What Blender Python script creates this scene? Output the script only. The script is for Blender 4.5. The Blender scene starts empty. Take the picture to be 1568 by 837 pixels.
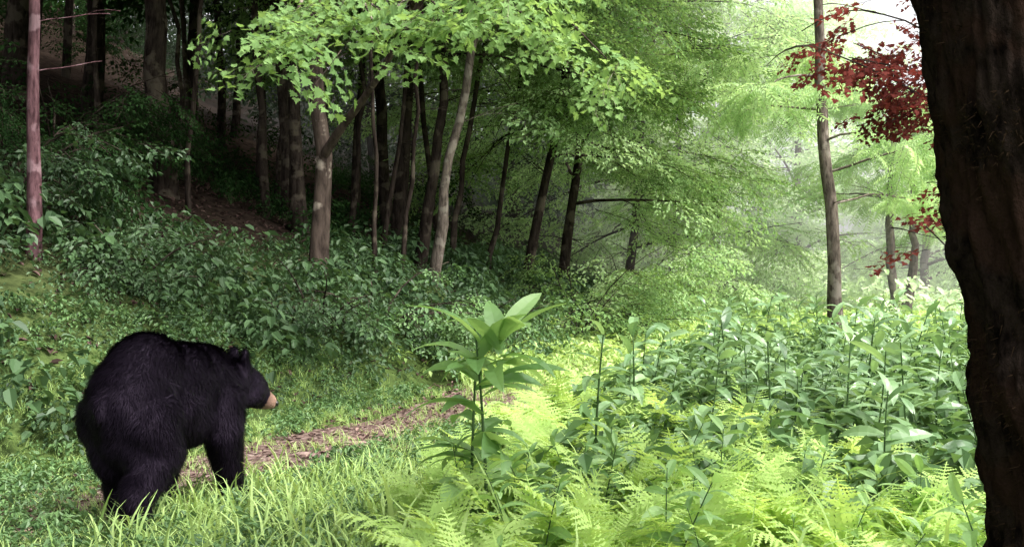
import bpy, math, numpy as np, bmesh
from mathutils import Vector, Matrix, noise as mnoise
rng = np.random.default_rng(7)
scene = bpy.context.scene
R_ = math.radians

# ------------------------------------------------------------------ terrain
_yt = np.arange(-60, 260, 0.25)
_cx = np.interp(_yt, [-60,-5,0,3,4.5,5.5,7.5,11,17,26,40,80,260],[-70,-13,-7,-3.6,-2.4,-1.8,-0.8,0.4,2.3,5,9,22,80])
_k = np.exp(-0.5*(np.arange(-12,13)*0.25/1.0)**2); _k/=_k.sum()
_cx = np.convolve(np.pad(_cx,12,mode='edge'),_k,mode='valid')
_dc = np.gradient(_cx,_yt)
def cpath(y): return np.interp(y,_yt,_cx)
def sdist(x,y):
    return (cpath(y)-x)/np.sqrt(1+np.interp(y,_yt,_dc)**2)
def hgt(x,y):
    x=np.asarray(x,float); y=np.asarray(y,float)
    s=sdist(x,y); t=np.clip(s-0.95,0,45)
    h=0.42*t+0.40*(1-np.exp(-t/0.8))
    n=np.sin(x*1.3+y*0.7)*np.sin(y*1.1-x*0.4)*0.5+np.sin(x*0.45+1)*np.sin(y*0.37+2)
    h=h+n*0.13*np.clip(t/2,0,1)
    r=np.clip(-s-1.0,0,60)
    h=h+0.02*np.sin(x*2.1)*np.sin(y*1.7)-0.012*r+0.05*np.sin(x*0.6+y*0.5)*np.clip(r/3,0,1)
    h=h-0.03*np.exp(-(s/0.6)**2)
    return h

# ------------------------------------------------------------------ mesh batching
class T:
    def __init__(s): s.v=[];s.l=[];s.t=[];s.m=[];s.c=[]
    def add(s,verts,faces,mat=0,tint=0.5):
        o=len(s.v); s.v.extend([tuple(p) for p in verts]); s.c.extend([tint]*len(verts))
        for f in faces:
            s.l.extend([i+o for i in f]); s.t.append(len(f)); s.m.append(mat)
    def mergearr(s,o,M=np.eye(3),p=(0,0,0),tint=None):
        V=o[0]@np.array(M).T+np.array(p); off=len(s.v)
        s.v.extend(map(tuple,V)); s.c.extend(list(o[4]) if tint is None else [tint]*len(V))
        s.l.extend([i+off for i in o[1]]); s.t.extend(o[2]); s.m.extend(o[3])
    def arr(s):
        return (np.array(s.v,float),np.array(s.l,int),np.array(s.t,int),np.array(s.m,int),np.array(s.c,float))
class MB:
    def __init__(s): s.V=[];s.L=[];s.T=[];s.M=[];s.C=[];s.n=0
    def inst(s,tm,Ms,P,tint=None,mat=None,mixf=0.5):
        V,L,Tt,Mm,C=tm; k=len(P)
        if k==0: return
        W=np.einsum('kij,nj->kni',Ms,V)+P[:,None,:]
        nv=len(V)
        s.V.append(W.reshape(-1,3))
        s.L.append((L[None,:]+(np.arange(k)*nv)[:,None]+s.n).reshape(-1))
        s.T.append(np.tile(Tt,k)); s.M.append(np.tile(Mm if mat is None else Mm*0+mat,k))
        if tint is None: c=np.tile(C,k)
        else: c=(mixf*np.asarray(tint)[:,None]+(1-mixf)*C[None,:]).reshape(-1)
        s.C.append(c); s.n+=nv*k
    def one(s,tm,mat=None): s.inst(tm,np.eye(3)[None],np.zeros((1,3)),None,mat)
    def obj(s,name,mats,loc=(0,0,0),smooth_mats=()):
        V=np.concatenate(s.V)-np.array(loc)[None]; L=np.concatenate(s.L);Tt=np.concatenate(s.T);M=np.concatenate(s.M);C=np.concatenate(s.C)
        me=bpy.data.meshes.new(name)
        me.vertices.add(len(V)); me.vertices.foreach_set('co',V.astype(np.float32).ravel())
        me.loops.add(len(L)); me.loops.foreach_set('vertex_index',L.astype(np.int32))
        me.polygons.add(len(Tt)); st=np.concatenate([[0],np.cumsum(Tt)[:-1]])
        me.polygons.foreach_set('loop_start',st.astype(np.int32))
        me.polygons.foreach_set('loop_total',Tt.astype(np.int32))
        me.polygons.foreach_set('material_index',M.astype(np.int32))
        me.polygons.foreach_set('use_smooth',np.isin(M,smooth_mats) if smooth_mats else np.zeros(len(Tt),bool))
        a=me.attributes.new('tint','FLOAT','POINT'); a.data.foreach_set('value',C.astype(np.float32))
        me.update(calc_edges=True)
        for m in mats: me.materials.append(m)
        ob=bpy.data.objects.new(name,me); ob.location=loc; scene.collection.objects.link(ob)
        return ob
def rot(yaw,pitch,roll,sc=1.0):
    yaw,pitch,roll=np.broadcast_arrays(*[np.atleast_1d(np.asarray(a,float)) for a in (yaw,pitch,roll)])
    k=len(yaw); sc=np.broadcast_to(np.asarray(sc,float),(k,))
    cz,sz=np.cos(yaw),np.sin(yaw);cy,sy=np.cos(pitch),np.sin(pitch);cx,sx=np.cos(roll),np.sin(roll)
    z=np.zeros(k);o=np.ones(k)
    Z=np.stack([cz,-sz,z,sz,cz,z,z,z,o],1).reshape(k,3,3)
    Y=np.stack([cy,z,sy,z,o,z,-sy,z,cy],1).reshape(k,3,3)
    X=np.stack([o,z,z,z,cx,-sx,z,sx,cx],1).reshape(k,3,3)
    return (Z@Y@X)*sc[:,None,None]

def tube(pts,rad,sides=8,rough=0.0,mat=0,flare=0):
    pts=np.array(pts,float); n=len(pts); t=T()
    tan=np.gradient(pts,axis=0); tan/=np.linalg.norm(tan,axis=1)[:,None]+1e-9
    ref=np.array([1.0,0.13,0.07]) if abs(tan[0][0])<0.8 else np.array([0.1,0.2,1.0])
    V=[]
    ph=rng.uniform(0,6.28,4)
    for i in range(n):
        a=np.cross(tan[i],ref); a/=np.linalg.norm(a); b=np.cross(tan[i],a)
        for j in range(sides):
            th=2*math.pi*j/sides
            r=rad[i]*(1+rough*(0.6*math.sin(2*th+ph[0]+i*0.35)+0.5*math.sin(3*th+ph[1]-i*0.8)+0.5*math.sin(5*th+ph[2]+i*1.7)))
            if flare and i<3: r*=1+flare*(3-i)/3*(0.6+0.5*math.sin(3*th+ph[3]))
            V.append(pts[i]+r*(math.cos(th)*a+math.sin(th)*b))
    F=[(i*sides+j,i*sides+(j+1)%sides,(i+1)*sides+(j+1)%sides,(i+1)*sides+j) for i in range(n-1) for j in range(sides)]
    F.append(tuple((n-1)*sides+j for j in range(sides)))
    t.add(V,F,mat,0.5)
    return t.arr()

# ------------------------------------------------------------------ leaf templates
def leafpts(kind,L=1,W=0.5,fold=0.12,droop=0.15):
    if kind=='d':
        return [(0,0,0),(L*.45,W/2,fold*W),(L,0,-droop*L),(L*.45,-W/2,fold*W)],[(0,1,2),(0,2,3)]
    if kind=='o':
        return [(0,0,0),(L*.25,W*.42,fold*W),(L*.62,W*.42,fold*W-droop*L*.4),(L,0,-droop*L),(L*.62,-W*.42,fold*W-droop*L*.4),(L*.25,-W*.42,fold*W)],[(0,1,2,3),(0,3,4,5)]
    if kind=='m':
        h=[(0.12,0),(0.0,.30),(0.16,.26),(0.22,.56),(0.36,.40),(0.50,.60),(0.52,.24),(0.68,.28),(0.74,.10),(1.0,0)]
        a=[(x*L,y*L,abs(y)*fold-droop*x*x*L) for x,y in h]
        b=[(x*L,-y*L,abs(y)*fold-droop*x*x*L) for x,y in h[1:-1]]
        n=len(a)
        return a+b,[tuple(range(n)),tuple([0,n-1]+list(range(n+len(b)-1,n-1,-1)))]
def longleaf(L,W,droop,fold=0.15,n=6,up=0.5,wave=0.03):
    V=[];F=[]
    x=z=0;ang=up
    for i in range(n+1):
        t=i/n
        w=W*0.5*(math.sin(math.pi*min(1,t*0.93+0.05))**0.75)*(1-0.25*t)
        if i==n:w=0.002
        V+= [(x,w,z+fold*w+wave*L*math.sin(t*11)*.3),(x,0,z),(x,-w,z+fold*w-wave*L*math.sin(t*9+1)*0.3)]
        x+=L/n*math.cos(ang); z+=L/n*math.sin(ang); ang-=droop/n
    for i in range(n):
        a=i*3
        F+=[(a,a+3,a+4,a+1),(a+1,a+4,a+5,a+2)]
    return V,F

def spray(kind,nside,leaf,wl=0.55,twig=True,dense=1.0,droop=0.2,leafjit=0.35):
    t=T()
    def strip(p,q,w):
        p=np.array(p);q=np.array(q);d=q-p; n=np.cross(d,(0,0,1));n/=np.linalg.norm(n)+1e-9
        t.add([p-n*w,p+n*w,q+n*w*.4,q-n*w*.4],[(0,1,2,3)],0,.5)
        t.add([p-np.array((0,0,w)),p+np.array((0,0,w)),q+np.array((0,0,w*.4)),q-np.array((0,0,w*.4))],[(0,1,2,3)],0,.5)
    def z(x,y): return -droop*x*x-0.25*droop*abs(y)
    if twig: strip((0,0,0),(0.5,0,z(.5,0)),.006);strip((0.5,0,z(.5,0)),(1,0,z(1,0)),.004)
    for i in range(nside):
        u=0.12+0.85*i/max(1,nside-1); side=1 if i%2 else -1
        Ls=(0.55*(1-u)+0.18)*rng.uniform(.7,1.2); a=side*rng.uniform(.6,1.0)
        e=np.array([u+Ls*math.cos(a),Ls*math.sin(a)]); ez=z(e[0],e[1])+rng.normal(0,.03)
        if twig: strip((u,0,z(u,0)),(e[0],e[1],ez),.003)
        nl=max(2,int(Ls/leaf*1.5*dense))
        for j in range(nl+1):
            f=(j+0.7)/(nl+.7); x=u+(e[0]-u)*f; y=e[1]*f
            zz=z(u,0)*(1-f)+ez*f+rng.normal(0,.012)
            la=a+(rng.choice([-1,1])*rng.uniform(.5,1.2) if j<nl else 0)+rng.normal(0,.15)
            sc=leaf*rng.uniform(.65,1.15)
            V,F=leafpts(kind,1,wl,rng.uniform(0,.35),rng.uniform(.05,.35))
            M=rot(la,rng.normal(.25,leafjit),rng.normal(0,leafjit),sc)[0]
            t.add(np.array(V)@M.T+np.array((x,y,zz)),F,1,rng.uniform(0,1))
    return t.arr()
SPR_far=[spray('d',9,.13,.6,False) for _ in range(5)]
SPR_mid=[spray('d',11,.10,.6,True,1.0) for _ in range(6)]
SPR_fine=[spray('d',13,.075,.55,True,1.1) for _ in range(6)]
SPR_maple=[spray('m',8,.15,1,True,.85,.25) for _ in range(5)]
def pinnate():
    t=T()
    n=9
    for k in range(n):
        u=0.15+.85*k/(n-1); z=-0.35*u*u
        for sd in(-1,1):
            V,F=leafpts('d',1,.32,.1,.2)
            M=rot(sd*1.15,rng.normal(.3,.15),0,.26*(1-.35*abs(u-.5)))[0]
            t.add(np.array(V)@M.T+np.array((u,0,z)),F,1,rng.uniform(0,1))
    t.add([(0,-.006,0),(0,.006,0),(.5,.005,-.09),(.5,-.005,-.09)],[(0,1,2,3)],0)
    t.add([(.5,-.005,-.09),(.5,.005,-.09),(1,.003,-.35),(1,-.003,-.35)],[(0,1,2,3)],0)
    return t.arr()
PIN1=[pinnate() for _ in range(4)]
def pinspray():
    t=T()
    for k in range(7):
        t.mergearr(PIN1[rng.integers(4)],rot((1 if k%2 else -1)*rng.uniform(.5,1.2),rng.uniform(-.2,.4),rng.normal(0,.2),.5)[0],((.1+.13*k)*.6,0,-.05*(.1+.13*k)))
    return t.arr()
SPR_pin=[pinspray() for _ in range(4)]

# ------------------------------------------------------------------ materials
def newmat(name):
    m=bpy.data.materials.new(name); m.use_nodes=True; nt=m.node_tree
    for n in list(nt.nodes): nt.nodes.remove(n)
    out=nt.nodes.new('ShaderNodeOutputMaterial'); return m,nt,out
def ramp(nt,stops):
    r=nt.nodes.new('ShaderNodeValToRGB'); e=r.color_ramp.elements
    while len(e)<len(stops): e.new(0.5)
    for i,(p,c) in enumerate(stops): e[i].position=p; e[i].color=(*c,1)
    return r
def leafmat(name,dark,light,trans=.4,rough=None,spec=.35,tcol=(1.2,1.12,.7)):
    m,nt,out=newmat(name); N=nt.nodes.new; lk=nt.links.new
    at=N('ShaderNodeAttribute'); at.attribute_name='tint'
    r=ramp(nt,[(0,dark),(1,light)]); lk(at.outputs['Fac'],r.inputs[0])
    if rough is None:
        p=N('ShaderNodeBsdfDiffuse'); lk(r.outputs[0],p.inputs['Color'])
    else:
        p=N('ShaderNodeBsdfPrincipled'); p.inputs['Roughness'].default_value=rough; p.inputs['Specular IOR Level'].default_value=spec; lk(r.outputs[0],p.inputs['Base Color'])
    if trans>0:
        r2=ramp(nt,[(0,tuple(min(1,a*b) for a,b in zip(dark,tcol))),(1,tuple(min(1,a*b) for a,b in zip(light,tcol)))]); lk(at.outputs['Fac'],r2.inputs[0])
        tr=N('ShaderNodeBsdfTranslucent'); lk(r2.outputs[0],tr.inputs['Color'])
        mx=N('ShaderNodeMixShader'); mx.inputs[0].default_value=trans
        lk(p.outputs[0],mx.inputs[1]); lk(tr.outputs[0],mx.inputs[2]); lk(mx.outputs[0],out.inputs[0])
    else: lk(p.outputs[0],out.inputs[0])
    return m
def barkmat(name,c1,c2,c3,scale=6,stretch=.25,bump=.6,dist=.03,lo=.54):
    m,nt,out=newmat(name); N=nt.nodes.new; lk=nt.links.new
    tc=N('ShaderNodeTexCoord'); mp=N('ShaderNodeMapping'); mp.inputs['Scale'].default_value=(1,1,stretch); lk(tc.outputs['Object'],mp.inputs[0])
    n1=N('ShaderNodeTexNoise'); n1.inputs['Scale'].default_value=scale*3; n1.inputs['Detail'].default_value=6; n1.inputs['Roughness'].default_value=.65; lk(mp.outputs[0],n1.inputs['Vector'])
    n2=N('ShaderNodeTexNoise'); n2.inputs['Scale'].default_value=scale*.6; n2.inputs['Detail'].default_value=5; lk(tc.outputs['Object'],n2.inputs['Vector'])
    r=ramp(nt,[(.35,c1),(.6,c2)]); lk(n1.outputs['Fac'],r.inputs[0])
    r2=ramp(nt,[(lo,(0,0,0)),(lo+.06,(1,1,1))]); lk(n2.outputs['Fac'],r2.inputs[0])
    mx=N('ShaderNodeMix'); mx.data_type='RGBA'; lk(r2.outputs[0],mx.inputs[0]); lk(r.outputs[0],mx.inputs[6])
    m3=N('ShaderNodeMix'); m3.data_type='RGBA';m3.blend_type='MULTIPLY'; m3.inputs[0].default_value=.6; m3.inputs[6].default_value=(*c3,1); lk(n1.outputs['Fac'],m3.inputs[7])
    lk(m3.outputs[2],mx.inputs[7])
    p=N('ShaderNodeBsdfDiffuse'); lk(mx.outputs[2],p.inputs['Color'])
    b=N('ShaderNodeBump'); b.inputs['Strength'].default_value=bump; b.inputs['Distance'].default_value=dist; lk(n1.outputs['Fac'],b.inputs['Height']); lk(b.outputs[0],p.inputs['Normal'])
    lk(p.outputs[0],out.inputs[0]); return m

M_bark=barkmat('bark_brown',(.011,.008,.007),(.042,.032,.027),(.11,.09,.07))
M_barkpale=barkmat('bark_patchy',(.020,.015,.013),(.080,.060,.050),(.46,.39,.33),scale=4,lo=.57)
M_barkpink=barkmat('bark_reddish',(.04,.02,.023),(.15,.08,.09),(.30,.19,.21),scale=7)
M_barkgrey=barkmat('bark_grey',(.045,.035,.03),(.16,.13,.11),(.30,.26,.22),scale=8)
M_barkbig=barkmat('bark_mossy',(.004,.003,.0025),(.024,.017,.014),(.034,.020,.015),scale=8,stretch=.6,bump=1,dist=.03,lo=.5)
M_leafdark=leafmat('leaf_forest_shaded',(.010,.024,.009),(.034,.076,.024),.3)  # darkened leaf copy, forest shade put into the colour
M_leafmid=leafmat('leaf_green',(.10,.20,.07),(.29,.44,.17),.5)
M_leafbr=leafmat('leaf_sunlit',(.28,.45,.20),(.58,.74,.40),.5,tcol=(1.12,1.08,.8))  # brightened leaf copy, sunlight put into the colour
M_leafpale=leafmat('leaf_sunlit_hazed',(.48,.63,.38),(.76,.87,.60),.5,tcol=(1.05,1.05,.9))  # far foliage: haze and glare painted in as paler leaf colour
M_leafred=leafmat('leaf_red',(.07,.018,.018),(.21,.055,.045),.4,tcol=(1.3,.9,.8))
M_weed=leafmat('leaf_weed',(.10,.20,.08),(.28,.43,.20),.35,rough=.36,spec=.7)
M_weed2=leafmat('leaf_weed_light',(.13,.26,.08),(.34,.52,.2),.45,rough=.35,spec=.6)
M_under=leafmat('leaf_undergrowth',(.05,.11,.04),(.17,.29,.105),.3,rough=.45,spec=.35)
M_bank=leafmat('leaf_bank_shaded',(.022,.050,.021),(.085,.155,.062),.3,rough=.5,spec=.3)  # toned-down undergrowth copy, shade of the left bank put into the colour
M_fern=leafmat('fern_green',(.29,.45,.12),(.57,.75,.27),.45)
M_grass=leafmat('grass_green',(.24,.38,.12),(.55,.70,.29),.4)
M_stem=leafmat('stem_green',(.04,.07,.03),(.08,.14,.05),.0)
M_litter=leafmat('dead_leaf',(.05,.03,.027),(.26,.175,.15),0)
M_moss=leafmat('trunk_moss',(.008,.006,.003),(.04,.025,.016),0)

def groundmat(name,stops,stops2=None,sc=9):
    m,nt,out=newmat(name); N=nt.nodes.new; lk=nt.links.new
    tc=N('ShaderNodeTexCoord'); n1=N('ShaderNodeTexNoise'); n1.inputs['Scale'].default_value=sc;n1.inputs['Detail'].default_value=9; lk(tc.outputs['Object'],n1.inputs['Vector'])
    r1=ramp(nt,stops); lk(n1.outputs['Fac'],r1.inputs[0]); col=r1.outputs[0]
    if stops2:
        r2=ramp(nt,stops2); lk(n1.outputs['Fac'],r2.inputs[0])
        at=N('ShaderNodeAttribute'); at.attribute_name='tint'
        mx=N('ShaderNodeMix'); mx.data_type='RGBA'; lk(at.outputs['Fac'],mx.inputs[0]); lk(r1.outputs[0],mx.inputs[6]); lk(r2.outputs[0],mx.inputs[7]); col=mx.outputs[2]
    p=N('ShaderNodeBsdfDiffuse'); lk(col,p.inputs['Color'])
    b=N('ShaderNodeBump'); b.inputs['Strength'].default_value=.8;b.inputs['Distance'].default_value=.05; lk(n1.outputs['Fac'],b.inputs['Height']); lk(b.outputs[0],p.inputs['Normal']); lk(p.outputs[0],out.inputs[0])
    return m
M_ground=groundmat('forest_ground',[(.3,(.010,.007,.006)),(.7,(.042,.030,.023))],[(.3,(.03,.045,.015)),(.7,(.08,.12,.035))])
M_path=groundmat('path_dirt',[(.3,(.045,.028,.025)),(.5,(.13,.088,.075)),(.72,(.32,.24,.215))],None,25)

# ------------------------------------------------------------------ ground sheet
def axis(lo,hi,flo,fhi,f,c):
    a=np.arange(flo,fhi+1e-6,f); L=[];x=flo;st=f
    while x>lo: st*=c; x-=st; L.append(x)
    Rr=[];x=a[-1];st=f
    while x<hi: st*=c; x+=st; Rr.append(x)
    return np.array(L[::-1]+list(a)+Rr)
xs=axis(-220,220,-9,9,.12,1.06); ys=axis(-80,300,0,22,.12,1.05)
X,Y=np.meshgrid(xs,ys); Z=hgt(X,Y)
V=np.stack([X,Y,Z],-1).reshape(-1,3); nx=len(xs);ny=len(ys)
I=np.arange(nx*ny).reshape(ny,nx); F=np.stack([I[:-1,:-1],I[:-1,1:],I[1:,1:],I[1:,:-1]],-1).reshape(-1)
g=MB(); g.V=[V];g.L=[F];g.T=[np.full((nx-1)*(ny-1),4)];g.M=[np.zeros((nx-1)*(ny-1),int)]
S=sdist(X,Y); g.C=[np.clip(1-(S-1.5)/2.5,0,1).reshape(-1)]; g.n=len(V)
g.obj('ground',[M_ground],(0,0,0),(0,))
yy=np.arange(1,60,.12); w=np.linspace(-1,1,13); V=[]
dd=np.interp(yy,_yt,_dc)
for i,y in enumerate(yy):
    hw=.60+.10*math.sin(y*1.3)+.07*math.sin(y*3.1)
    nrm=np.array([1,-dd[i]])/math.sqrt(1+dd[i]**2)
    for u in w:
        x_=cpath(y)+nrm[0]*u*hw+.0; y_=y+nrm[1]*u*hw
        V.append((x_,y_,hgt(x_,y_)+.012-.03*(abs(u)**6)))
I=np.arange(len(V)).reshape(len(yy),13); F=np.stack([I[:-1,:-1],I[:-1,1:],I[1:,1:],I[1:,:-1]],-1).reshape(-1)
g=MB(); g.V=[np.array(V)];g.L=[F];g.T=[np.full(len(F)//4,4)];g.M=[np.zeros(len(F)//4,int)];g.C=[np.zeros(len(V))];g.n=len(V)
g.obj('dirt_path',[M_path],(0,0,0),(0,))

# ------------------------------------------------------------------ trees
def pline(P,n):
    P=np.array(P,float); t=np.linspace(0,1,len(P)); u=np.linspace(0,1,n)
    Q=np.stack([np.interp(u,t,P[:,i]) for i in range(3)],1)
    if n>6:
        for _ in range(2): Q[1:-1]=.25*Q[:-2]+.5*Q[1:-1]+.25*Q[2:]
    return Q
def limb(g,start,az,el,L,r,subs=3,droop=.25,sides=6):
    n=7; pts=[np.array(start,float)]; a=az;e=el
    for i in range(n-1):
        a+=rng.normal(0,.14); e+=rng.normal(0,.09)-droop/n
        pts.append(pts[-1]+L/(n-1)*np.array([math.cos(a)*math.cos(e),math.sin(a)*math.cos(e),math.sin(e)]))
    rad=np.linspace(r,max(.004,r*.15),n)
    g.one(tube(pts,rad,sides,.05),0)
    out=[(pts[i],a,1) for i in range(2,n)]+[((pts[i]+pts[i-1])/2,a,1) for i in range(3,n)]
    for k in range(subs):
        i=rng.integers(1,n-1); sd=rng.choice([-1,1]); 
        out+=limb(g,pts[i],a+sd*rng.uniform(.5,1.1),e*.5+rng.normal(.1,.15),L*rng.uniform(.3,.5),rad[i]*.55,0,droop,4)
    return out
def put_sprays(g,anchors,num,tm,size,tint=(0,1),jit=.25,droop=.25,yj=.9):
    k=num; idx=rng.integers(0,len(anchors),k)
    P=np.array([anchors[i][0] for i in idx])+rng.normal(0,jit,(k,3))*np.array([1,1,.6])
    az=np.array([anchors[i][1] for i in idx])+rng.normal(0,yj,k)
    M=rot(az,rng.normal(droop,.22,k),rng.normal(0,.3,k),size*rng.uniform(.6,1.25,k))
    ti=np.clip(.5+.35*np.sin(P[:,0]*1.7+P[:,2]*2.3)*np.sin(P[:,1]*1.3+P[:,2]*1.1)+rng.normal(0,.2,k),0,1)*(tint[1]-tint[0])+tint[0]
    which=rng.integers(0,len(tm),k)
    for w_ in range(len(tm)):
        s_=which==w_
        g.inst(tm[w_],M[s_],P[s_],ti[s_],None,.6)
def tree(name,x,y,H,r0,top=(0,0),lo=.4,R=2.5,nl=12,ns=150,tm=SPR_far,size=1.0,bark=None,leaf=None,mid=None,sides=10,el=(.1,.6),droop=.3,extra=None,sink=.1,jit=.25,wob=.03):
    z0=float(hgt(x,y))-sink; g=MB()
    P=[(x,y,z0)]
    if mid: P+= [(x+a,y+b,z0+c) for a,b,c in mid]
    P.append((x+top[0],y+top[1],z0+H))
    Q=np.array(P); u=np.linspace(0,H,22)
    Q2=np.stack([np.interp(u,Q[:,2]-z0,Q[:,i]) for i in range(3)],1)
    for _ in range(2): Q2[1:-1]=.25*Q2[:-2]+.5*Q2[1:-1]+.25*Q2[2:]
    Q2[1:-1,:2]+=np.cumsum(rng.normal(0,wob,(20,2)),0)
    u=np.linspace(0,1,22); rad=r0*(1-.8*u**1.0)
    g.one(tube(Q2,rad,sides,.09,0,.35),0)
    anchors=[]
    for i in range(nl):
        t0=lo+(1-lo)*((i+rng.uniform(0,.8))/nl); t0=min(t0,.97)
        j=t0*21; k=int(j); s=Q2[k]+(Q2[min(k+1,21)]-Q2[k])*(j-k)
        f=(t0-lo)/(1.001-lo)
        L=R*(.35+.75*math.sqrt(max(0,1-f*f)))*rng.uniform(.65,1.1)
        anchors+=limb(g,s,i*2.4+rng.normal(0,.3),rng.uniform(*el),L,rad[k]*.42,3,droop)
    if extra: extra(g,Q2)
    for i in range(4):
        t0=rng.uniform(.2,lo) if lo>.21 else lo; k=int(t0*21); limb(g,Q2[k],rng.uniform(0,6.28),rng.uniform(0,.6),rng.uniform(.3,.9),rad[k]*.12,1,.3,4)
    if ns and anchors: put_sprays(g,anchors,ns,tm,size,jit=jit)
    return g.obj(name,[bark or M_bark,leaf or M_leafdark],(x,y,z0),(0,))

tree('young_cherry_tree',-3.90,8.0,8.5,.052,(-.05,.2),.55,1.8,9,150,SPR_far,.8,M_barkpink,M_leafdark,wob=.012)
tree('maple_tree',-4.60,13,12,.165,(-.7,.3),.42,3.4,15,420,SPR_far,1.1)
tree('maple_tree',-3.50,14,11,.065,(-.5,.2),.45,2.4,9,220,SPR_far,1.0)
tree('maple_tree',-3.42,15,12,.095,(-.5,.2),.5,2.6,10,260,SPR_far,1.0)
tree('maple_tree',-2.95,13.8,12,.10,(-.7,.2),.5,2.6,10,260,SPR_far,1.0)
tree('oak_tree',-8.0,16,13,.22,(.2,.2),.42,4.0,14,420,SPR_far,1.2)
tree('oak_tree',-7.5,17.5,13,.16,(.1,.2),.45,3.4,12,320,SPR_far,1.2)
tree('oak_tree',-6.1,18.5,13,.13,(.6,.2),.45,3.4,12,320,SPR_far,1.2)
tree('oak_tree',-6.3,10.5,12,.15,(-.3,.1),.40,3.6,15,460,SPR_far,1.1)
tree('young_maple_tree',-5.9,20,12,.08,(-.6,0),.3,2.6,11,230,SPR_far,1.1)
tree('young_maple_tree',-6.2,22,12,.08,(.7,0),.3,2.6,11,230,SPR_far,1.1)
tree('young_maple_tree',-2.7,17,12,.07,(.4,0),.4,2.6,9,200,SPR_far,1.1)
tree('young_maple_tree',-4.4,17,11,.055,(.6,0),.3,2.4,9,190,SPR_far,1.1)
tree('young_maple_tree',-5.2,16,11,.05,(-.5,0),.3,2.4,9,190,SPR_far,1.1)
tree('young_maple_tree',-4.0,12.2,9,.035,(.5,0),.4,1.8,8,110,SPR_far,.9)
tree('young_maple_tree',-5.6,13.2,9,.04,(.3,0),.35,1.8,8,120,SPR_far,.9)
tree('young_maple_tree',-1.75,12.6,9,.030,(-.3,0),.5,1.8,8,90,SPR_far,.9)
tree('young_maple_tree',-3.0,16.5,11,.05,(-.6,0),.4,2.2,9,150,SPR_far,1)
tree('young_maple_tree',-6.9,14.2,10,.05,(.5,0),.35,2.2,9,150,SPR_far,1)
for (x_,y_,r_,tx_) in [(-1.9,14.6,.04,.9),(-.9,15.8,.05,1.3),(-1.3,17.2,.06,-.6),(-2.5,15.4,.045,.4),(-.4,16.6,.045,1.6),(-3.9,16.2,.05,.8),(-4.9,14.8,.04,-.4),(-1.55,13.4,.035,1.0)]:
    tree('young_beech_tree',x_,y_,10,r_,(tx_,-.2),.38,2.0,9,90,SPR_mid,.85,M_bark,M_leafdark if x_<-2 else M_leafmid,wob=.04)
tree('maple_tree',-6.0,4.5,11,.2,(-.2,0),.40,4.0,15,500,SPR_far,1.2)  # this and the next two maples: out of view, added to block light
tree('maple_tree',-8.5,0.5,11,.2,(.2,0),.4,3.8,14,400,SPR_far,1.2)
tree('maple_tree',-9.5,7,12,.2,(.2,0),.4,3.8,14,420,SPR_far,1.2)

def fork(g,Q):
    P0=np.array([-2.25,11.5,2.45])
    br=pline([P0,(-1.95,11.3,2.85),(-1.6,11,3.15),(-1.2,10.6,3.7),(-.7,10,4.3)],12)
    g.one(tube(br,np.linspace(.06,.025,12),8,.06),0)
    anchors=[]
    for a,b,r in [((-2.2,11.4,4.2),(-1.75,7.6,2.95),.035),((-2.2,11.4,4.6),(-1.0,7.4,2.95),.035),((-1.2,10.6,3.7),(-.5,7.4,3.1),.03),((-.9,10.2,4.0),(.2,7.6,3.05),.03),((-.7,10,4.3),(.75,7.8,2.85),.025),((-2.2,11.4,4.9),(-1.6,8.2,3.4),.035),((-.7,10,4.3),(.0,7.0,3.2),.025)]:
        a=np.array(a);b=np.array(b);m_=(a+b)/2+np.array([0,0,.35]); pl=pline([a,m_,b],9)
        g.one(tube(pl,np.linspace(r,.005,9),6,.05),0)
        az=math.atan2(b[1]-a[1],b[0]-a[0])
        anchors+=[(pl[i],az,1) for i in range(4,9)]+[(pl[8],az,1)]*2
    put_sprays(g,anchors,95,SPR_maple,.52,jit=.2,droop=.3,tint=(.3,1))
tree('forked_maple_tree',-2.28,11.5,11,.105,(-.35,-.1),.5,3,11,230,SPR_mid,1.0,M_barkpale,M_leafmid,mid=[(.05,0,1.6),(-.10,0,3.2)],extra=fork,wob=.02)

tree('beech_tree',-1.85,16,11,.11,(.6,-.2),.33,3.2,15,380,SPR_mid,.95,M_bark,M_leafmid,el=(0,.45))
tree('beech_tree',-1.45,15.2,11,.09,(1.3,-.4),.30,3.4,15,380,SPR_mid,.95,M_bark,M_leafmid,el=(0,.4))
tree('beech_tree',-1.15,14.2,10,.075,(1.9,-.6),.33,3.4,15,420,SPR_fine,.95,M_barkgrey,M_leafmid,el=(0,.4))
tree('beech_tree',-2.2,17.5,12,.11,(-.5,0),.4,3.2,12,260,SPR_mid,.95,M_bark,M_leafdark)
tree('hornbeam_tree',0.2,17.5,11,.09,(1.8,-.8),.2,3.4,20,520,SPR_fine,1.05,M_bark,M_leafmid,el=(-.1,.4),droop=.5)
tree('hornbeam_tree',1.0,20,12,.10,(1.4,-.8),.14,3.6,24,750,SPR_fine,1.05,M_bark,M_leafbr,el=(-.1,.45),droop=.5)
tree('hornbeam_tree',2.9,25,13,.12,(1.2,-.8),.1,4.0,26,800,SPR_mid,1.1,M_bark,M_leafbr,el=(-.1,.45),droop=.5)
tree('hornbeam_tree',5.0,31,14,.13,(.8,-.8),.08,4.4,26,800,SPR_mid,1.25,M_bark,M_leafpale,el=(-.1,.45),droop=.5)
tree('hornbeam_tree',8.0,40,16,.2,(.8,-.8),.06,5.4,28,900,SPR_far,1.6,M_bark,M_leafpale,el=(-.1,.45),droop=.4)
tree('hornbeam_tree',0.0,27,15,.2,(.2,-.8),.2,4.4,22,600,SPR_far,1.4,M_bark,M_leafmid,el=(-.1,.45),droop=.4)

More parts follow.
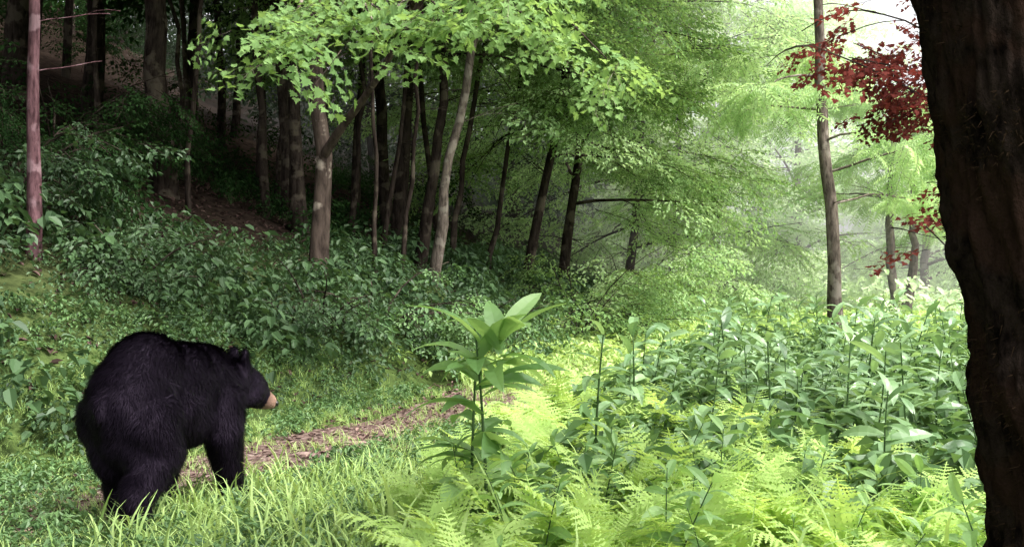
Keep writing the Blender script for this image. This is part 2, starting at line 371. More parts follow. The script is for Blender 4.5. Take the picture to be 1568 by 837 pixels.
def ashx(g,Q):
    an=[]
    for s,az,L,el in [(6,-.1,1.7,.35),(5,.5,1.6,.3),(7,-.6,1.6,.25),(8,2.9,1.1,.3),(9,3.4,1.1,.25),(10,2.4,1.2,.3)]:
        an+=limb(g,Q[s],az,el,L,.022,3,.5)
    put_sprays(g,an,70,SPR_pin,.75,jit=.2,droop=.4)
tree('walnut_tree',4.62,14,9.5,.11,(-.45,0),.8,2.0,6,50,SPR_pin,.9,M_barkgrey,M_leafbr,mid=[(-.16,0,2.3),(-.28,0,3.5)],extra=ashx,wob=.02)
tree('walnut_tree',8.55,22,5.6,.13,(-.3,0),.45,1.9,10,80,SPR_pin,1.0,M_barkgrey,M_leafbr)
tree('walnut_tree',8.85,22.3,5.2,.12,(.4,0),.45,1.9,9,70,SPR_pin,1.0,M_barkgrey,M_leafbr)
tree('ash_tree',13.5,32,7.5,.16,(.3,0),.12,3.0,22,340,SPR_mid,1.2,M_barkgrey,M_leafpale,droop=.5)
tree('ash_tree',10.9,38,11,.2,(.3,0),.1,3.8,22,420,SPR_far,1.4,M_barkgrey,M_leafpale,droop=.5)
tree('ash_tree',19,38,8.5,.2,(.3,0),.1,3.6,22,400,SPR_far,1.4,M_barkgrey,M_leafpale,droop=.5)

def redx(g,Q):
    an=[]
    for a,b,k in [((2.95,6.0,1.9),(1.75,5.8,2.50),3),((2.95,6,2.1),(1.95,5.7,2.40),3),((2.95,6,2.0),(2.15,6.2,2.6),3),((2.95,6,1.9),(2.35,5.9,2.25),4),((2.95,6,2.2),(2.25,5.9,2.05),3),((2.95,6,2.3),(2.4,5.9,2.55),3),((2.95,6,1.4),(2.62,5.9,1.6),1),((2.95,6,1.2),(2.64,6.0,1.3),1)]:
        a=np.array(a);b=np.array(b); pl=pline([a,(a+b)/2+np.array([0,0,.1]),b],8)
        g.one(tube(pl,np.linspace(.011,.003,8),5,.05),0)
        an+=[(pl[i],math.pi,1) for i in range(3,8)]*k
    put_sprays(g,an,74,SPR_maple,.27,jit=.10,droop=.3)
tree('red_maple_tree',2.98,6.0,3.6,.045,(.1,0),.7,.8,6,40,SPR_maple,.33,M_bark,M_leafred,extra=redx)

# ------------------------------------------------------------------ distant forest
g=MB(); an_l=[]; cnt=0
while cnt<190:
    y=rng.uniform(14,75); x=rng.uniform(-45,12); s=float(sdist(x,y))
    if s<5.5 or (y<22 and x>-9): continue
    z0=float(hgt(x,y)); H=rng.uniform(10,14); r=rng.uniform(.05,.15)
    pts=pline([(x,y,z0-.2),(x+rng.normal(0,.5),y,z0+H*.5),(x+rng.normal(0,1.2),y,z0+H)],9)
    g.one(tube(pts,np.linspace(r,r*.3,9),6,.08),0)
    for k in range(16):
        hz=rng.uniform(.2 if y<30 else .03,1)*H; rr=rng.uniform(0,3.2); a=rng.uniform(0,6.28)
        an_l.append((np.array([x+rr*math.cos(a),y+rr*math.sin(a),z0+hz]),a,1))
    cnt+=1
put_sprays(g,an_l,7600,SPR_far,1.9,jit=.6)
k=1800; ux=rng.uniform(-30,2,k);uy=rng.uniform(13,50,k); m_=(sdist(ux,uy)>4); ux=ux[m_];uy=uy[m_]
an=[(np.array([a,b,float(hgt(a,b))+rng.uniform(.1,1.3 if b<25 else 3)]),rng.uniform(0,6.28),1) for a,b in zip(ux,uy)]
put_sprays(g,an,1500,SPR_mid,.8,jit=.3)
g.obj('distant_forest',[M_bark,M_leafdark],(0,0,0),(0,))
g=MB(); an=[]
for i in range(64):
    a=rng.uniform(.1,1.25); d=rng.uniform(48,90); x=d*math.sin(a)*.9; y=d*math.cos(a)
    s=float(sdist(x,y))
    if -3<s<3: continue
    hm=15 if a<.33 else 8.5
    if a>.7: hm=11
    z0=float(hgt(x,y)); H=rng.uniform(.8,1.2)*hm
    g.one(tube(pline([(x,y,z0),(x,y,z0+H*.5),(x,y,z0+H)],5),np.linspace(.2,.08,5),6,.06),0)
    for k in range(40):
        hz=rng.uniform(.03,1); rr=rng.uniform(0,4)*math.sqrt(1.02-hz**2); b=rng.uniform(0,6.28)
        an.append((np.array([x+rr*math.cos(b),y+rr*math.sin(b),z0+hz*H]),b,1))
put_sprays(g,an,4500,SPR_far,2.4,jit=.7)
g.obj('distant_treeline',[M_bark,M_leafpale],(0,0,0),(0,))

# ------------------------------------------------------------------ undergrowth clumps
def clump(n,leaf,kind='o',wl=.6,H=1,spread=.6):
    t=T()
    for i in range(n):
        a=rng.uniform(0,6.28); r=spread*math.sqrt(rng.uniform(0,1)); z=H*(rng.uniform(.1,1)**.7)*(1-.4*(r/spread)**2)
        V,F=leafpts(kind,1,wl,rng.uniform(0,.3),rng.uniform(.1,.3))
        M=rot(a+rng.normal(0,.6),rng.normal(.35,.3),rng.normal(0,.3),leaf*rng.uniform(.6,1.2))[0]
        t.add(np.array(V)@M.T+np.array((r*math.cos(a),r*math.sin(a),z)),F,1,rng.uniform(0,1))
        if i%3==0: t.add([(0,0,0),(.012,0,0),(r*math.cos(a),r*math.sin(a),z)],[(0,1,2)],0,.5)
    return t.arr()
CL_b=[clump(44,.17) for _ in range(6)]
CL_c=[clump(34,.22) for _ in range(6)]
CL_s=[clump(30,.34,'d',.5) for _ in range(6)]
def scatter(g,tm,x,y,size,zo=0,tint=None,mixf=.5,tilt=.1):
    k=len(x); P=np.stack([x,y,hgt(x,y)+zo],1); M=rot(rng.uniform(0,6.28,k),rng.normal(0,tilt,k),rng.normal(0,tilt,k),size)
    if tint is None: tint=rng.uniform(0,1,k)
    w_=rng.integers(0,len(tm),k)
    for i in range(len(tm)):
        q=w_==i; g.inst(tm[i],M[q],P[q],np.asarray(tint)[q],None,mixf)
def region(n,x0,x1,y0,y1,f):
    x=rng.uniform(x0,x1,n);y=rng.uniform(y0,y1,n);m=f(x,y,sdist(x,y));return x[m],y[m]
g=MB()
x,y=region(4600,-9,3,5,24,lambda x,y,s:(s>1.0)&(s<3.6))
scatter(g,CL_b,x,y,rng.uniform(.16,.38,len(x))*(1+.5*np.sin(x*2.6)*np.sin(y*2.1)))
x,y=region(3000,-9,3,5,24,lambda x,y,s:(s>1.1)&(s<3.6)&(np.sin(x*1.9+1)*np.sin(y*1.5)>-.1))
scatter(g,CL_c,x,y,rng.uniform(.25,.62,len(x)))
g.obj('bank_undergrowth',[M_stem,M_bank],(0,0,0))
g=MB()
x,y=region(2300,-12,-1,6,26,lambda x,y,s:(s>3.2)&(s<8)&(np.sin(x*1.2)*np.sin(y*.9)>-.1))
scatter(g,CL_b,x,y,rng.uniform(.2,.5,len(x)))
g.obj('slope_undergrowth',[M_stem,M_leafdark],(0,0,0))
def shrub(name,x,y,H,n,tm,size,leaf):
    z0=float(hgt(x,y))-.05; g=MB(); an=[]
    for i in range(9):
        an+=limb(g,(x,y,z0),i*.7+rng.normal(0,.2),rng.uniform(.7,1.3),H*rng.uniform(.7,1.1),.014,3,.9,5)
    put_sprays(g,an,n,tm,size,jit=.12,droop=.3)
    return g.obj(name,[M_bark,leaf],(x,y,z0),(0,))
SPR_big=[spray('o',9,.15,.6,True,1.0) for _ in range(5)]
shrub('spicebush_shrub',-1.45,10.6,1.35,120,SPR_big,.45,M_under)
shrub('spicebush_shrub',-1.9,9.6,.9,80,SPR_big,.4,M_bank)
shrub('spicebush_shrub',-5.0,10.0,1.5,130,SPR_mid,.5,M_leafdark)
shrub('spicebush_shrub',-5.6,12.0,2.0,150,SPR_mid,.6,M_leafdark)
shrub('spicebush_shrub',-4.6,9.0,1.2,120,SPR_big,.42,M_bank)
shrub('spicebush_shrub',-.5,12.4,1.3,110,SPR_big,.5,M_under)
shrub('spicebush_shrub',1.0,15.5,2.2,220,SPR_mid,.7,M_leafmid)
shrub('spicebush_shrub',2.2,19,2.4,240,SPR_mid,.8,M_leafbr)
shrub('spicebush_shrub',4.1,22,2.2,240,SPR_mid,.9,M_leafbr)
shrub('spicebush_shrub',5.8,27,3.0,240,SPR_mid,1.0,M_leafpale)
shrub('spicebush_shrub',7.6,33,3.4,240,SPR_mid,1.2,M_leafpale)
shrub('spicebush_shrub',-3.3,8.6,.8,80,SPR_big,.35,M_bank)

g=MB()
x,y=region(8000,-3,16,7,40,lambda x,y,s:(s<1.2)&((s<-.55)|(y>10.0)))
scatter(g,CL_s,x,y,(.14+.013*y)*rng.uniform(.6,1.3,len(x)))
g.obj('meadow_undergrowth',[M_stem,M_grass],(0,0,0))
g=MB()
x,y=region(1300,2,40,18,60,lambda x,y,s:(s<-2.5))
scatter(g,CL_b,x,y,rng.uniform(.7,1.6,len(x)))
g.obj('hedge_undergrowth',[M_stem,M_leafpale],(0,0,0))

# ------------------------------------------------------------------ grass
def blade(n=3):
    t=T();x=z=0;ang=rng.uniform(1.1,1.5);V=[];c=rng.uniform(.5,1.7)
    for i in range(n+1):
        w=.03*(1-(i/n)**1.5)+.002
        V+=[(x,w,z),(x,-w,z)]; x+=math.cos(ang)/n; z+=math.sin(ang)/n; ang-=c/n*(1+i*.5)
    t.add(V,[(2*i,2*i+1,2*i+3,2*i+2) for i in range(n)],0,.5)
    return t.arr()
def tuft(nb,spread,wmul=1):
    t=T()
    for i in range(nb):
        b=blade(4); V=b[0].copy();V[:,1]*=wmul
        a=rng.uniform(0,6.28); r=spread*math.sqrt(rng.uniform())
        t.mergearr((V,)+b[1:],rot(rng.uniform(0,6.28),0,rng.normal(0,.15),rng.uniform(.5,1.1))[0],(r*math.cos(a),r*math.sin(a),0),rng.uniform(0,1))
    return t.arr()
TU=[tuft(14,.5,.7) for _ in range(5)]; TW=[tuft(8,.35,.8) for _ in range(5)]
g=MB()
x,y=region(7000,-5.5,1.2,2.0,9.5,lambda x,y,s:((abs(s)>.46)|(rng.uniform(0,1,len(s))<.14+.7*(x<-2.2)+.4*(np.sin(x*4)*np.sin(y*5)>.35)))&(s<1.5)&(s>-3.2))
scatter(g,TU,x,y,rng.uniform(.06,.14,len(x)))
x,y=region(750,-2.6,.3,2.9,5.6,lambda x,y,s:(s<-.42)&(x>-1.7))
scatter(g,TW,x,y,rng.uniform(.14,.32,len(x)))
x,y=region(400,-.4,3,2.7,5,lambda x,y,s:(s<-.5))
scatter(g,TW,x,y,rng.uniform(.3,.5,len(x)))
x,y=region(420,-3,.8,2.2,9.5,lambda x,y,s:(s<-.5)&(s>-2.5))
scatter(g,TW,x,y,rng.uniform(.13,.25,len(x)))
x,y=region(2500,-.5,5,9,20,lambda x,y,s:(abs(s)<1.1))
scatter(g,TU,x,y,rng.uniform(.12,.25,len(x)))
g.obj('grass',[M_grass],(0,0,0))
g=MB()
x,y=region(2600,-6,-.5,2.4,9.5,lambda x,y,s:(s>.5)&(s<2.2))
scatter(g,CL_s,x,y,rng.uniform(.08,.16,len(x)))
x,y=region(2000,-3.8,.5,2.2,8,lambda x,y,s:((s<-.45)&(s>-2.5))|((x<-2.2)&(abs(s)<.8)))
scatter(g,CL_s,x,y,rng.uniform(.08,.15,len(x)))
g.obj('ground_weeds',[M_stem,M_under],(0,0,0))

t=T(); V,F=leafpts('o',1,.6,.3,.15); t.add(V,F,0,.5); LL=t.arr(); g=MB()
x,y=region(9000,-4,1.2,3,12,lambda x,y,s:abs(s)<.75); k=len(x)
P=np.stack([x,y,hgt(x,y)+.02],1); g.inst(LL,rot(rng.uniform(0,6.28,k),rng.normal(0,.35,k),rng.normal(0,.35,k),rng.uniform(.02,.055,k)),P,rng.uniform(0,1,k)**1.5,None,1)
x,y=region(9000,-9,2,6,20,lambda x,y,s:(s>1)&(s<7)); k=len(x)
P=np.stack([x,y,hgt(x,y)+.03],1); g.inst(LL,rot(rng.uniform(0,6.28,k),rng.normal(0,.35,k),rng.normal(0,.35,k),rng.uniform(.04,.09,k)),P,rng.uniform(0,.3,k),None,1)
g.obj('leaf_litter',[M_litter],(0,0,0))
M_stone=barkmat('stone',(.12,.08,.07),(.3,.22,.19),(.35,.28,.24),8,1,.4,.01)
bm=bmesh.new()
x,y=region(900,-3,.8,4,11,lambda x,y,s:abs(s)<.6)
for (x0,y0,r) in [(-1.32,6.3,.07),(-1.05,6.7,.05),(-1.75,5.9,.04)]+[(a,b,rng.uniform(.008,.028)) for a,b in list(zip(x,y))[:130]]:
    q=bmesh.ops.create_icosphere(bm,subdivisions=3 if r>.03 else 2,radius=r); o=Vector((x0,y0,float(hgt(x0,y0))+r*.1)); sc=Vector((rng.uniform(.9,1.5),rng.uniform(.7,1),rng.uniform(.3,.5)))
    for v in q['verts']:
        n_=mnoise.noise(v.co/r*1.1+Vector((x0*9,y0*7,0)))*.35; c=v.co*(1+n_); v.co=Vector((c.x*sc.x,c.y*sc.y,c.z*sc.z))+o
me=bpy.data.meshes.new('path_stones'); bm.to_mesh(me); bm.free(); me.materials.append(M_stone)
scene.collection.objects.link(bpy.data.objects.new('path_stones',me))

# ------------------------------------------------------------------ tall weeds
def weed(H=1,nleaf=16,L0=.26,W=.3,bend=.05,lo=.18,taper=.45,hi=.98,stem=True,az0=None,t=None):
    t=t or T(); n=8; az0=rng.uniform(0,6.28) if az0 is None else az0; cb=lambda f:np.array([bend*f*f*math.cos(az0),bend*f*f*math.sin(az0),H*f])
    if stem: t.mergearr(tube([cb(i/n) for i in range(n+1)],np.linspace(.009,.004,n+1),5,0))
    for i in range(nleaf):
        f=lo+(hi-lo)*i/(nleaf-1); az=az0+i*2.4+rng.normal(0,.2)
        L=L0*(1-taper*f)*rng.uniform(.75,1.2)
        V,F=longleaf(L,L*W,rng.uniform(.6,1.5),.25,6,(rng.uniform(.2,.6) if f<.88 else rng.uniform(.6,1.1)),.03)
        M=rot(az,0,rng.normal(0,.3))[0]
        t.add(np.array(V)@M.T+cb(f),F,1,rng.uniform(0,1))
    return t
WD=[weed(1,int(rng.integers(13,20)),.42,.32,rng.uniform(.05,.25)).arr() for _ in range(10)]
g=MB()
x,y=region(900,.2,6.6,4.4,12.5,lambda x,y,s:(s<-1.6)&(x<y*.55)&(x>y*.08)&((np.sin(x*2.3+1)*np.sin(y*1.6)+rng.normal(0,.5,len(s)))>-.1))
m_=(y>5.2)|(x>1.2)|(rng.uniform(0,1,len(x))<.25); x=x[m_];y=y[m_]
scatter(g,WD,x,y,rng.uniform(.42,.90,len(x))*(.82+.18*np.clip((x-.5)/2.5,0,1)),tilt=.16)
g.obj('wingstem_weeds',[M_stem,M_weed],(0,0,0))
g=MB()
x,y=region(2200,.2,6.6,4.0,12.5,lambda x,y,s:(s<-1.4)&(x<y*.57)&(x>y*.06))
scatter(g,CL_s,x,y,rng.uniform(.25,.5,len(x)))
g.obj('weed_understory',[M_stem,M_under],(0,0,0))
def bigweed(name,x,y,H,L0,n,seedaz,lf=None,W=.30,lo=.2,tp=.3,crown=0,low=0):
    g=MB(); z0=float(hgt(x,y)); t=weed(H,n,L0,W,.06,lo,tp)
    if crown: weed(H,crown,L0,W,.06,.78,.1,.97,False,t=t)
    if low: weed(H,low,L0*1.05,W*1.35,.06,.12,0,.5,False,t=t)
    g.inst(t.arr(),rot(seedaz,0,0,1),np.array([[x,y,z0]]),None)
    return g.obj(name,[M_stem,lf or M_weed],(x,y,z0),(0,))
bigweed('tall_weed',-.10,4.0,.93,.33,9,.3,M_weed2,.29,.40,.1,crown=12,low=5)
bigweed('tall_weed',-.17,4.05,.88,.31,9,2.2,M_weed2,.30,.4,.1,crown=8,low=6)
bigweed('tall_weed',.42,5.0,.85,.26,16,1.2)
bigweed('tall_weed',1.32,5.0,.84,.28,18,2.0)
bigweed('tall_weed',.75,6.0,.86,.28,18,3.0)
bigweed('tall_weed',1.9,5.6,.84,.29,18,4.0)
bigweed('tall_weed',2.3,6.4,.9,.3,18,5.0)
bigweed('tall_weed',1.5,6.8,.9,.3,18,1.0)

# ------------------------------------------------------------------ ferns
def pinna(L,n=7):
    top=[];bot=[]
    for i in range(n):
        x0=L*i/n; w=L*.15*(1-(i/n)**1.3)+.002
        top+=[(x0,w*.25,0),(x0+L*.5/n,w,.0)]; bot+=[(x0,-w*.25,0),(x0+L*.5/n,-w,.0)]
    V=top+[(L,0,-.04*L)]+bot[::-1]; m_=len(top)
    F=[]; nt_=len(V)
    for i in range(m_-1): F.append((i,i+1,nt_-2-i,nt_-1-i))
    F.append((m_-1,m_,m_+1))
    return V,F
def frond(L=1,np_=20):
    t=T(); ang=rng.uniform(1.1,1.45); curv=rng.uniform(.7,1.4); x=z=0; n=np_
    prev=(0,0)
    for i in range(n+5):
        if i>=5:
            f=(i-5)/n; pl=L*.2*(math.sin(math.pi*min(1,(f*.85+.18)))**.8)*rng.uniform(.85,1.1)+.01
            for sd in(-1,1):
                V,F=pinna(pl,5)
                M=rot(0,-ang+.0,0)[0]@rot(sd*1.2,rng.normal(.15,.15),rng.normal(0,.2))[0]
                t.add(np.array(V)@M.T+np.array((x,0,z)),F,0,.3+.5*f+rng.normal(0,.08))
        x+=L/(n+5)*math.cos(ang); z+=L/(n+5)*math.sin(ang); 
        w=.004; t.add([(prev[0],-w,prev[1]),(prev[0],w,prev[1]),(x,w,z),(x,-w,z)],[(0,1,2,3)],0,.9); prev=(x,z)
        ang-=curv/(n+5)
    return t.arr()
FR=[frond() for _ in range(8)]
def ferns(g,n,x0,x1,y0,y1,f,sz,nf=5):
    x,y=region(n,x0,x1,y0,y1,f); 
    for q in range(nf):
        k=len(x); P=np.stack([x+rng.normal(0,.06,k),y+rng.normal(0,.06,k),hgt(x,y)],1)
        M=rot(rng.uniform(0,6.28,k),rng.normal(0,.2,k),rng.normal(0,.25,k),rng.uniform(*sz,k)); ti=rng.uniform(0,1,k); w_=rng.integers(0,8,k)
        for i in range(8): s_=w_==i; g.inst(FR[i],M[s_],P[s_],ti[s_],None,.6)
g=MB()
ferns(g,320,-.35,2.9,2.7,5.0,lambda x,y,s:(x>-.3)&(x<y*.56+.1)&(np.sin(x*3.1+2)*np.sin(y*2.7)+rng.normal(0,.5,len(s))>-.5),(.28,.58))
ferns(g,50,.1,1.6,5,7,lambda x,y,s:(x>0),(.45,.65))
g.obj('ferns',[M_fern],(0,0,0))
g=MB()
x,y=region(60,-.2,2.6,2.9,4.6,lambda x,y,s:(x<y*.52))
scatter(g,WD,x,y,rng.uniform(.25,.50,len(x)),tilt=.2)
g.obj('broadleaf_weeds',[M_stem,M_weed2],(0,0,0))

# ------------------------------------------------------------------ big near trunk
def big_trunk():
    n=230;sd=150;V=[]; H=5.0
    def cxf(z): return 1.41-.153*z if z<2 else 1.104-.06*(z-2)
    for i in range(n+1):
        z=H*i/n; cx=cxf(z)
        cy=2.25+.02*math.sin(z*1.7)
        r=.18*(1-.02*z)+.05*math.exp(-z/.18)
        for j in range(sd):
            th=2*math.pi*j/sd; c_,s_=math.cos(th),math.sin(th)
            q=Vector((c_*2.2,s_*2.2,z*3.2)); q2=Vector((c_*8,s_*8,z*6.5))
            w_=.35*mnoise.noise(q*1.7)
            rid=abs(mnoise.noise(Vector((c_*7+w_,s_*7+w_,z*3.0))))
            d=.026*mnoise.noise(q)+.04*min(rid,.35)+.014*mnoise.noise(q2*1.5)+.009*mnoise.noise(q2*4.0)+.005*mnoise.noise(q2*8)
            for (bt,bz,ba,br) in ((3.9,.93,.04,.09),(4.4,1.55,.03,.12),(3.3,.5,.02,.1),(3.2,1.25,.015,.08)):
                dd_=((math.atan2(math.sin(th-bt),math.cos(th-bt))*.19)**2+(z-bz)**2)/br**2
                if dd_<4: d+=ba*math.exp(-dd_)*(1+.8*mnoise.noise(q2*2))
            V.append((cx+(r+d)*c_,cy+(r+d)*s_,z-.05))
    F=[(i*sd+j,i*sd+(j+1)%sd,(i+1)*sd+(j+1)%sd,(i+1)*sd+j) for i in range(n) for j in range(sd)]
    t=T(); t.add(V,F,0,.5); g=MB(); g.one(t.arr())
    VA=np.array(V); k=34000; ii=rng.integers(0,int(len(VA)*.55),k); P=VA[ii]
    cl=np.array([mnoise.noise(Vector(p*6.0)) for p in P]); P=P[cl>.02]; k=len(P)
    cen=np.stack([np.array([cxf(z) for z in P[:,2]]),np.full(k,2.25),P[:,2]],1); Nn=P-cen; Nn/=np.linalg.norm(Nn,axis=1)[:,None]
    P=P+rng.normal(0,.004,(k,3)); D=Nn*rng.uniform(.3,1,k)[:,None]+rng.normal(0,.5,(k,3))+np.array((0,0,-.5)); L_=rng.uniform(.006,.018,k)
    sv_=np.cross(D,Nn); sv_/=np.linalg.norm(sv_,axis=1)[:,None]+1e-6
    tri=np.stack([P-sv_*.0016,P+sv_*.0016,P+D*L_[:,None]],1).reshape(-1,3)
    g.V.append(tri); g.L.append(np.arange(k*3)+g.n); g.T.append(np.full(k,3)); g.M.append(np.full(k,2)); g.C.append(np.repeat(rng.uniform(0,1,k),3)); g.n+=3*k
    an=[]
    for i in range(10):
        z=3.6+i*.13; an+=limb(g,(cxf(z),2.25,z),rng.uniform(-1.8,1.2),rng.uniform(.2,.8),2.6,.05,3,.2)
    put_sprays(g,an,150,SPR_mid,.8,jit=.25)
    return g.obj('old_maple_tree',[M_barkbig,M_leafmid,M_moss],(1.3,2.25,0),(0,))
big_trunk()

# ------------------------------------------------------------------ black bear
M_fur,nt,out=newmat('bear_fur'); N=nt.nodes.new; lk=nt.links.new
at=N('ShaderNodeAttribute'); at.attribute_name='tint'
r=ramp(nt,[(0,(.002,.0015,.0026)),(.45,(.008,.0055,.010)),(.5,(.10,.06,.045)),(.9,(.26,.16,.12))]); lk(at.outputs['Fac'],r.inputs[0])
p=N('ShaderNodeBsdfPrincipled'); p.inputs['Roughness'].default_value=.5; p.inputs['Specular IOR Level'].default_value=.09; p.inputs['Specular Tint'].default_value=(.85,.65,1,1); lk(r.outputs[0],p.inputs['Base Color'])
lk(p.outputs[0],out.inputs[0])
M_nose,nt,out=newmat('bear_nose'); p=nt.nodes.new('ShaderNodeBsdfPrincipled'); p.inputs['Base Color'].default_value=(.01,.01,.01,1); p.inputs['Roughness'].default_value=.3; nt.links.new(p.outputs[0],out.inputs[0])
def bear(loc,yaw):
    bm=bmesh.new()
    def ell(c,r,rz=0,ry=0):
        M=Matrix.Translation(c)@Matrix.Rotation(rz,4,'Z')@Matrix.Rotation(ry,4,'Y')@Matrix.Diagonal((*r,1))
        bmesh.ops.create_icosphere(bm,subdivisions=3,radius=1,matrix=M)
    def chain(P):
        for (a,b) in zip(P[:-1],P[1:]):
            a=np.array(a);b=np.array(b); L=np.linalg.norm(a[:3]-b[:3]); n=max(2,int(L/.018))
            for i in range(n+1):
                q=a+(b-a)*i/n; ell(tuple(q[:3]),(q[3],)*3)
    ell((-.01,0,.58),(.215,.185,.24)); ell((.08,0,.655),(.23,.17,.23)); ell((.03,0,.72),(.16,.12,.155)); ell((.27,0,.59),(.32,.19,.24)); ell((.46,0,.58),(.23,.17,.23)); ell((.55,0,.605),(.165,.145,.185))
    ell((.32,0,.50),(.28,.175,.19)); ell((.0,0,.48),(.19,.17,.21))
    for s_ in(-1,1): ell((.00,s_*.085,.42),(.16,.108,.22))
    chain([(.52,0,.62,.155),(.62,-.02,.60,.138),(.71,-.05,.585,.120)])
    hy=-.62; hc=np.array((.755,-.072,.565)); f=np.array((math.cos(hy),math.sin(hy),-.56)); f/=np.linalg.norm(f); lft=np.array((-math.sin(hy),math.cos(hy),0))
    ell(tuple(hc),(.122,.110,.110),hy,.2)
    ell(tuple(hc+f*.05+np.array((0,0,.01))),(.100,.082,.086),hy,.35)
    for sd in(-1,1): ell(tuple(hc+f*.02+lft*sd*.06-np.array((0,0,.03))),(.08,.055,.065),hy)
    m0=hc+f*.09-np.array((0,0,.005)); m1=hc+f*.168-np.array((0,0,.005))
    chain([(*m0,.060),(*m1,.042)]); chain([(*(m0-np.array((0,0,.028))),.046),(*(m1-f*.02-np.array((0,0,.025))),.029)])
    for sd in(-1,1):
        e=hc-f*.02+lft*sd*.082+np.array((0,0,.138)); ell(tuple(e),(.021,.046,.066),hy+sd*.35)
        ell(tuple(e-np.array((0,0,.04))),(.03,.044,.045),hy)
    def hind(y,dx):
        chain([(-.02,y*.8,.50,.155),(.05+dx*.4,y,.36,.122),(-.02+dx*.8,y*1.05,.25,.092),(-.08+dx,y*1.05,.17,.070),(-.06+dx,y*1.05,.07,.060)])
        ell((-.03+dx,y*1.05,.05),(.115,.064,.048)); ell((.045+dx,y*1.05,.04),(.055,.06,.036))
    hind(-.11,-.06); hind(.125,.14)
    def fore(y,dx):
        chain([(.51,y*.7,.50,.138),(.48+dx*.3,y,.38,.102),(.50+dx*.6,y,.25,.080),(.52+dx,y*.98,.13,.064),(.53+dx,y*.98,.06,.057)])
        ell((.57+dx,y*.98,.045),(.085,.062,.044)); ell((.62+dx,y*.98,.035),(.045,.056,.032))
    fore(-.125,.05); fore(.13,-.16)
    ell((-.22,0,.58),(.035,.03,.06))
    me=bpy.data.meshes.new('bear_raw'); bm.to_mesh(me); bm.free()
    ob=bpy.data.objects.new('bear_raw',me); scene.collection.objects.link(ob)
    md=ob.modifiers.new('r','REMESH'); md.mode='VOXEL'; md.voxel_size=.011
    sm=ob.modifiers.new('s','SMOOTH'); sm.iterations=9; sm.factor=.6
    dg=bpy.context.evaluated_depsgraph_get(); dg.update(); em=ob.evaluated_get(dg).to_mesh()
    em.calc_loop_triangles(); nv=len(em.vertices); V=np.empty(nv*3); em.vertices.foreach_get('co',V); V=V.reshape(-1,3)
    NN=np.empty(nv*3); em.vertices.foreach_get('normal',NN); NN=NN.reshape(-1,3)
    Tt=np.empty(len(em.loop_triangles)*3,dtype=np.int32); em.loop_triangles.foreach_get('vertices',Tt); Tt=Tt.reshape(-1,3)
    ob.evaluated_get(dg).to_mesh_clear(); bpy.data.objects.remove(ob)
    along=(V-hc)@f
    tan=np.clip((along-.125)/.05,0,1)*(along>.1)*(V[:,0]>.75)
    tint=np.where(tan>.3,.5+.4*tan,.2+.2*np.sin(V[:,0]*7)*np.sin(V[:,2]*9))
    g=MB(); g.V=[V];g.L=[Tt.reshape(-1)];g.T=[np.full(len(Tt),3)];g.M=[np.zeros(len(Tt),int)];g.C=[tint];g.n=nv
    A=V[Tt[:,0]];B=V[Tt[:,1]];C=V[Tt[:,2]]; ar=np.linalg.norm(np.cross(B-A,C-A),axis=1); k=110000
    idx=rng.choice(len(Tt),k,p=ar/ar.sum()); u=rng.uniform(0,1,(k,2)); fl=u.sum(1)>1; u[fl]=1-u[fl]
    P=A[idx]+(B-A)[idx]*u[:,:1]+(C-A)[idx]*u[:,1:]; Nn=NN[Tt[idx,0]]
    cl=np.stack([np.sin(P[:,1]*47+P[:,2]*31+1.3*np.sin(P[:,0]*23)),np.sin(P[:,0]*41+P[:,2]*37+1.7*np.sin(P[:,1]*29)),np.sin(P[:,0]*33-P[:,1]*43)],1)*.28
    flow=np.array((-.15,0,-.98))[None]+rng.normal(0,.25,(k,3))+cl; flow[:,0]-=.8*np.clip(P[:,2]-.6,0,1)/.2
    D=flow-(flow*Nn).sum(1)[:,None]*Nn; D/=np.linalg.norm(D,axis=1)[:,None]+1e-6; D=D+Nn*rng.uniform(.15,.6,k)[:,None]
    al=(P-hc)@f; hd=P[:,0]>.68
    ln=rng.uniform(.020,.044,k); ln=np.where(P[:,2]<.1,.012,ln); ln=np.where((al>-.05)&hd,.013,ln); ln=np.where((al>.1)&hd,.005,ln)
    side=np.cross(D,Nn); side/=np.linalg.norm(side,axis=1)[:,None]+1e-6
    w_=.0017
    tri=np.stack([P-side*w_-Nn*.002,P+side*w_-Nn*.002,P+D*ln[:,None]],1).reshape(-1,3)
    g.V.append(tri); g.L.append(np.arange(k*3)+g.n); g.T.append(np.full(k,3)); g.M.append(np.zeros(k,int))
    tt=tint[Tt[idx,0]]; tt=np.where(tt<.46,rng.uniform(0,.45,k),tt); g.C.append(np.repeat(tt,3)); g.n+=k*3
    body=g.obj('body',[M_fur],(0,0,0),(0,))
    par=bpy.data.objects.new('black_bear',None); scene.collection.objects.link(par); par.location=loc; par.rotation_euler=(0,0,yaw)
    body.parent=par
    def ball(nm,c,r,sc=(1,1,1)):
        b=bmesh.new(); bmesh.ops.create_icosphere(b,subdivisions=3,radius=r)
        for v in b.verts: v.co=Vector((v.co.x*sc[0],v.co.y*sc[1],v.co.z*sc[2]))
        m_=bpy.data.meshes.new(nm); b.to_mesh(m_); b.free(); m_.materials.append(M_nose); o=bpy.data.objects.new(nm,m_); scene.collection.objects.link(o); o.parent=par; o.location=c; o.rotation_euler=(0,0,hy)
        for pl in m_.polygons: pl.use_smooth=True
    ball('nose',m1+f*.038+np.array((0,0,.006)),.022,(.8,1.1,.85))
    for sd in(-1,1): ball('eye_'+('l' if sd>0 else 'r'),hc+f*.107+lft*sd*.052+np.array((0,0,.037)),.011)
bx,by=-1.71,4.45
bear((bx,by,float(hgt(bx+.1,by+.3))),R_(72))

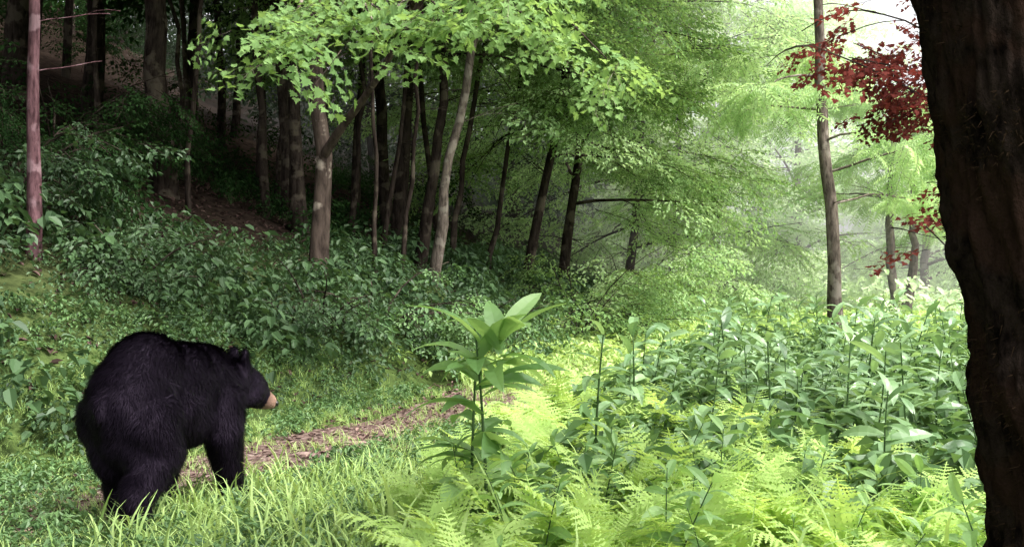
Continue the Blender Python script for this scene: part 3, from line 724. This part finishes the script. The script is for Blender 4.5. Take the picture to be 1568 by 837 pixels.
# ------------------------------------------------------------------ humid haze over the clearing (real volume)
bm=bmesh.new(); bmesh.ops.create_cube(bm,size=1); me=bpy.data.meshes.new('haze'); bm.to_mesh(me); bm.free()
mv,nt,out=newmat('haze_air'); vs=nt.nodes.new('ShaderNodeVolumeScatter'); vs.inputs['Color'].default_value=(1,1,.96,1); vs.inputs['Density'].default_value=.017; vs.inputs['Anisotropy'].default_value=.1; nt.links.new(vs.outputs[0],out.inputs['Volume'])
me.materials.append(mv); hz=bpy.data.objects.new('haze',me); hz.location=(23,58,7); hz.scale=(44,84,20); hz.rotation_euler=(0,0,R_(-17)); scene.collection.objects.link(hz)

# ------------------------------------------------------------------ light, sky, camera
az,el=R_(118),R_(55)
sv=Vector((math.cos(el)*math.sin(az),math.cos(el)*math.cos(az),math.sin(el)))
sd=bpy.data.lights.new('sun','SUN'); sd.energy=5; sd.angle=R_(12); sd.color=(1,.96,.90)
so=bpy.data.objects.new('sun',sd); so.rotation_euler=sv.to_track_quat('Z','Y').to_euler(); scene.collection.objects.link(so)
w=bpy.data.worlds.new('World'); scene.world=w; w.use_nodes=True; nt=w.node_tree
bg=nt.nodes['Background']; sk=nt.nodes.new('ShaderNodeTexSky'); sk.sky_type='NISHITA'; sk.sun_disc=False; sk.sun_elevation=el; sk.sun_rotation=az; sk.dust_density=6; sk.air_density=1
hs=nt.nodes.new('ShaderNodeHueSaturation'); hs.inputs['Saturation'].default_value=.15; hs.inputs['Value'].default_value=3.3; nt.links.new(sk.outputs[0],hs.inputs['Color']); nt.links.new(hs.outputs[0],bg.inputs[0]); bg.inputs[1].default_value=.15
cam=bpy.data.cameras.new('camera'); cam.sensor_width=36; cam.lens=34.6; cam.clip_end=1000; cam.clip_start=.05
co=bpy.data.objects.new('camera',cam); co.location=(0,0,1.15); co.rotation_euler=(R_(90),0,0); scene.collection.objects.link(co); scene.camera=co
scene.view_settings.view_transform='Standard'; scene.view_settings.look='None'; scene.view_settings.exposure=0
print('TRIS', sum(len(m.polygons) for m in bpy.data.meshes))
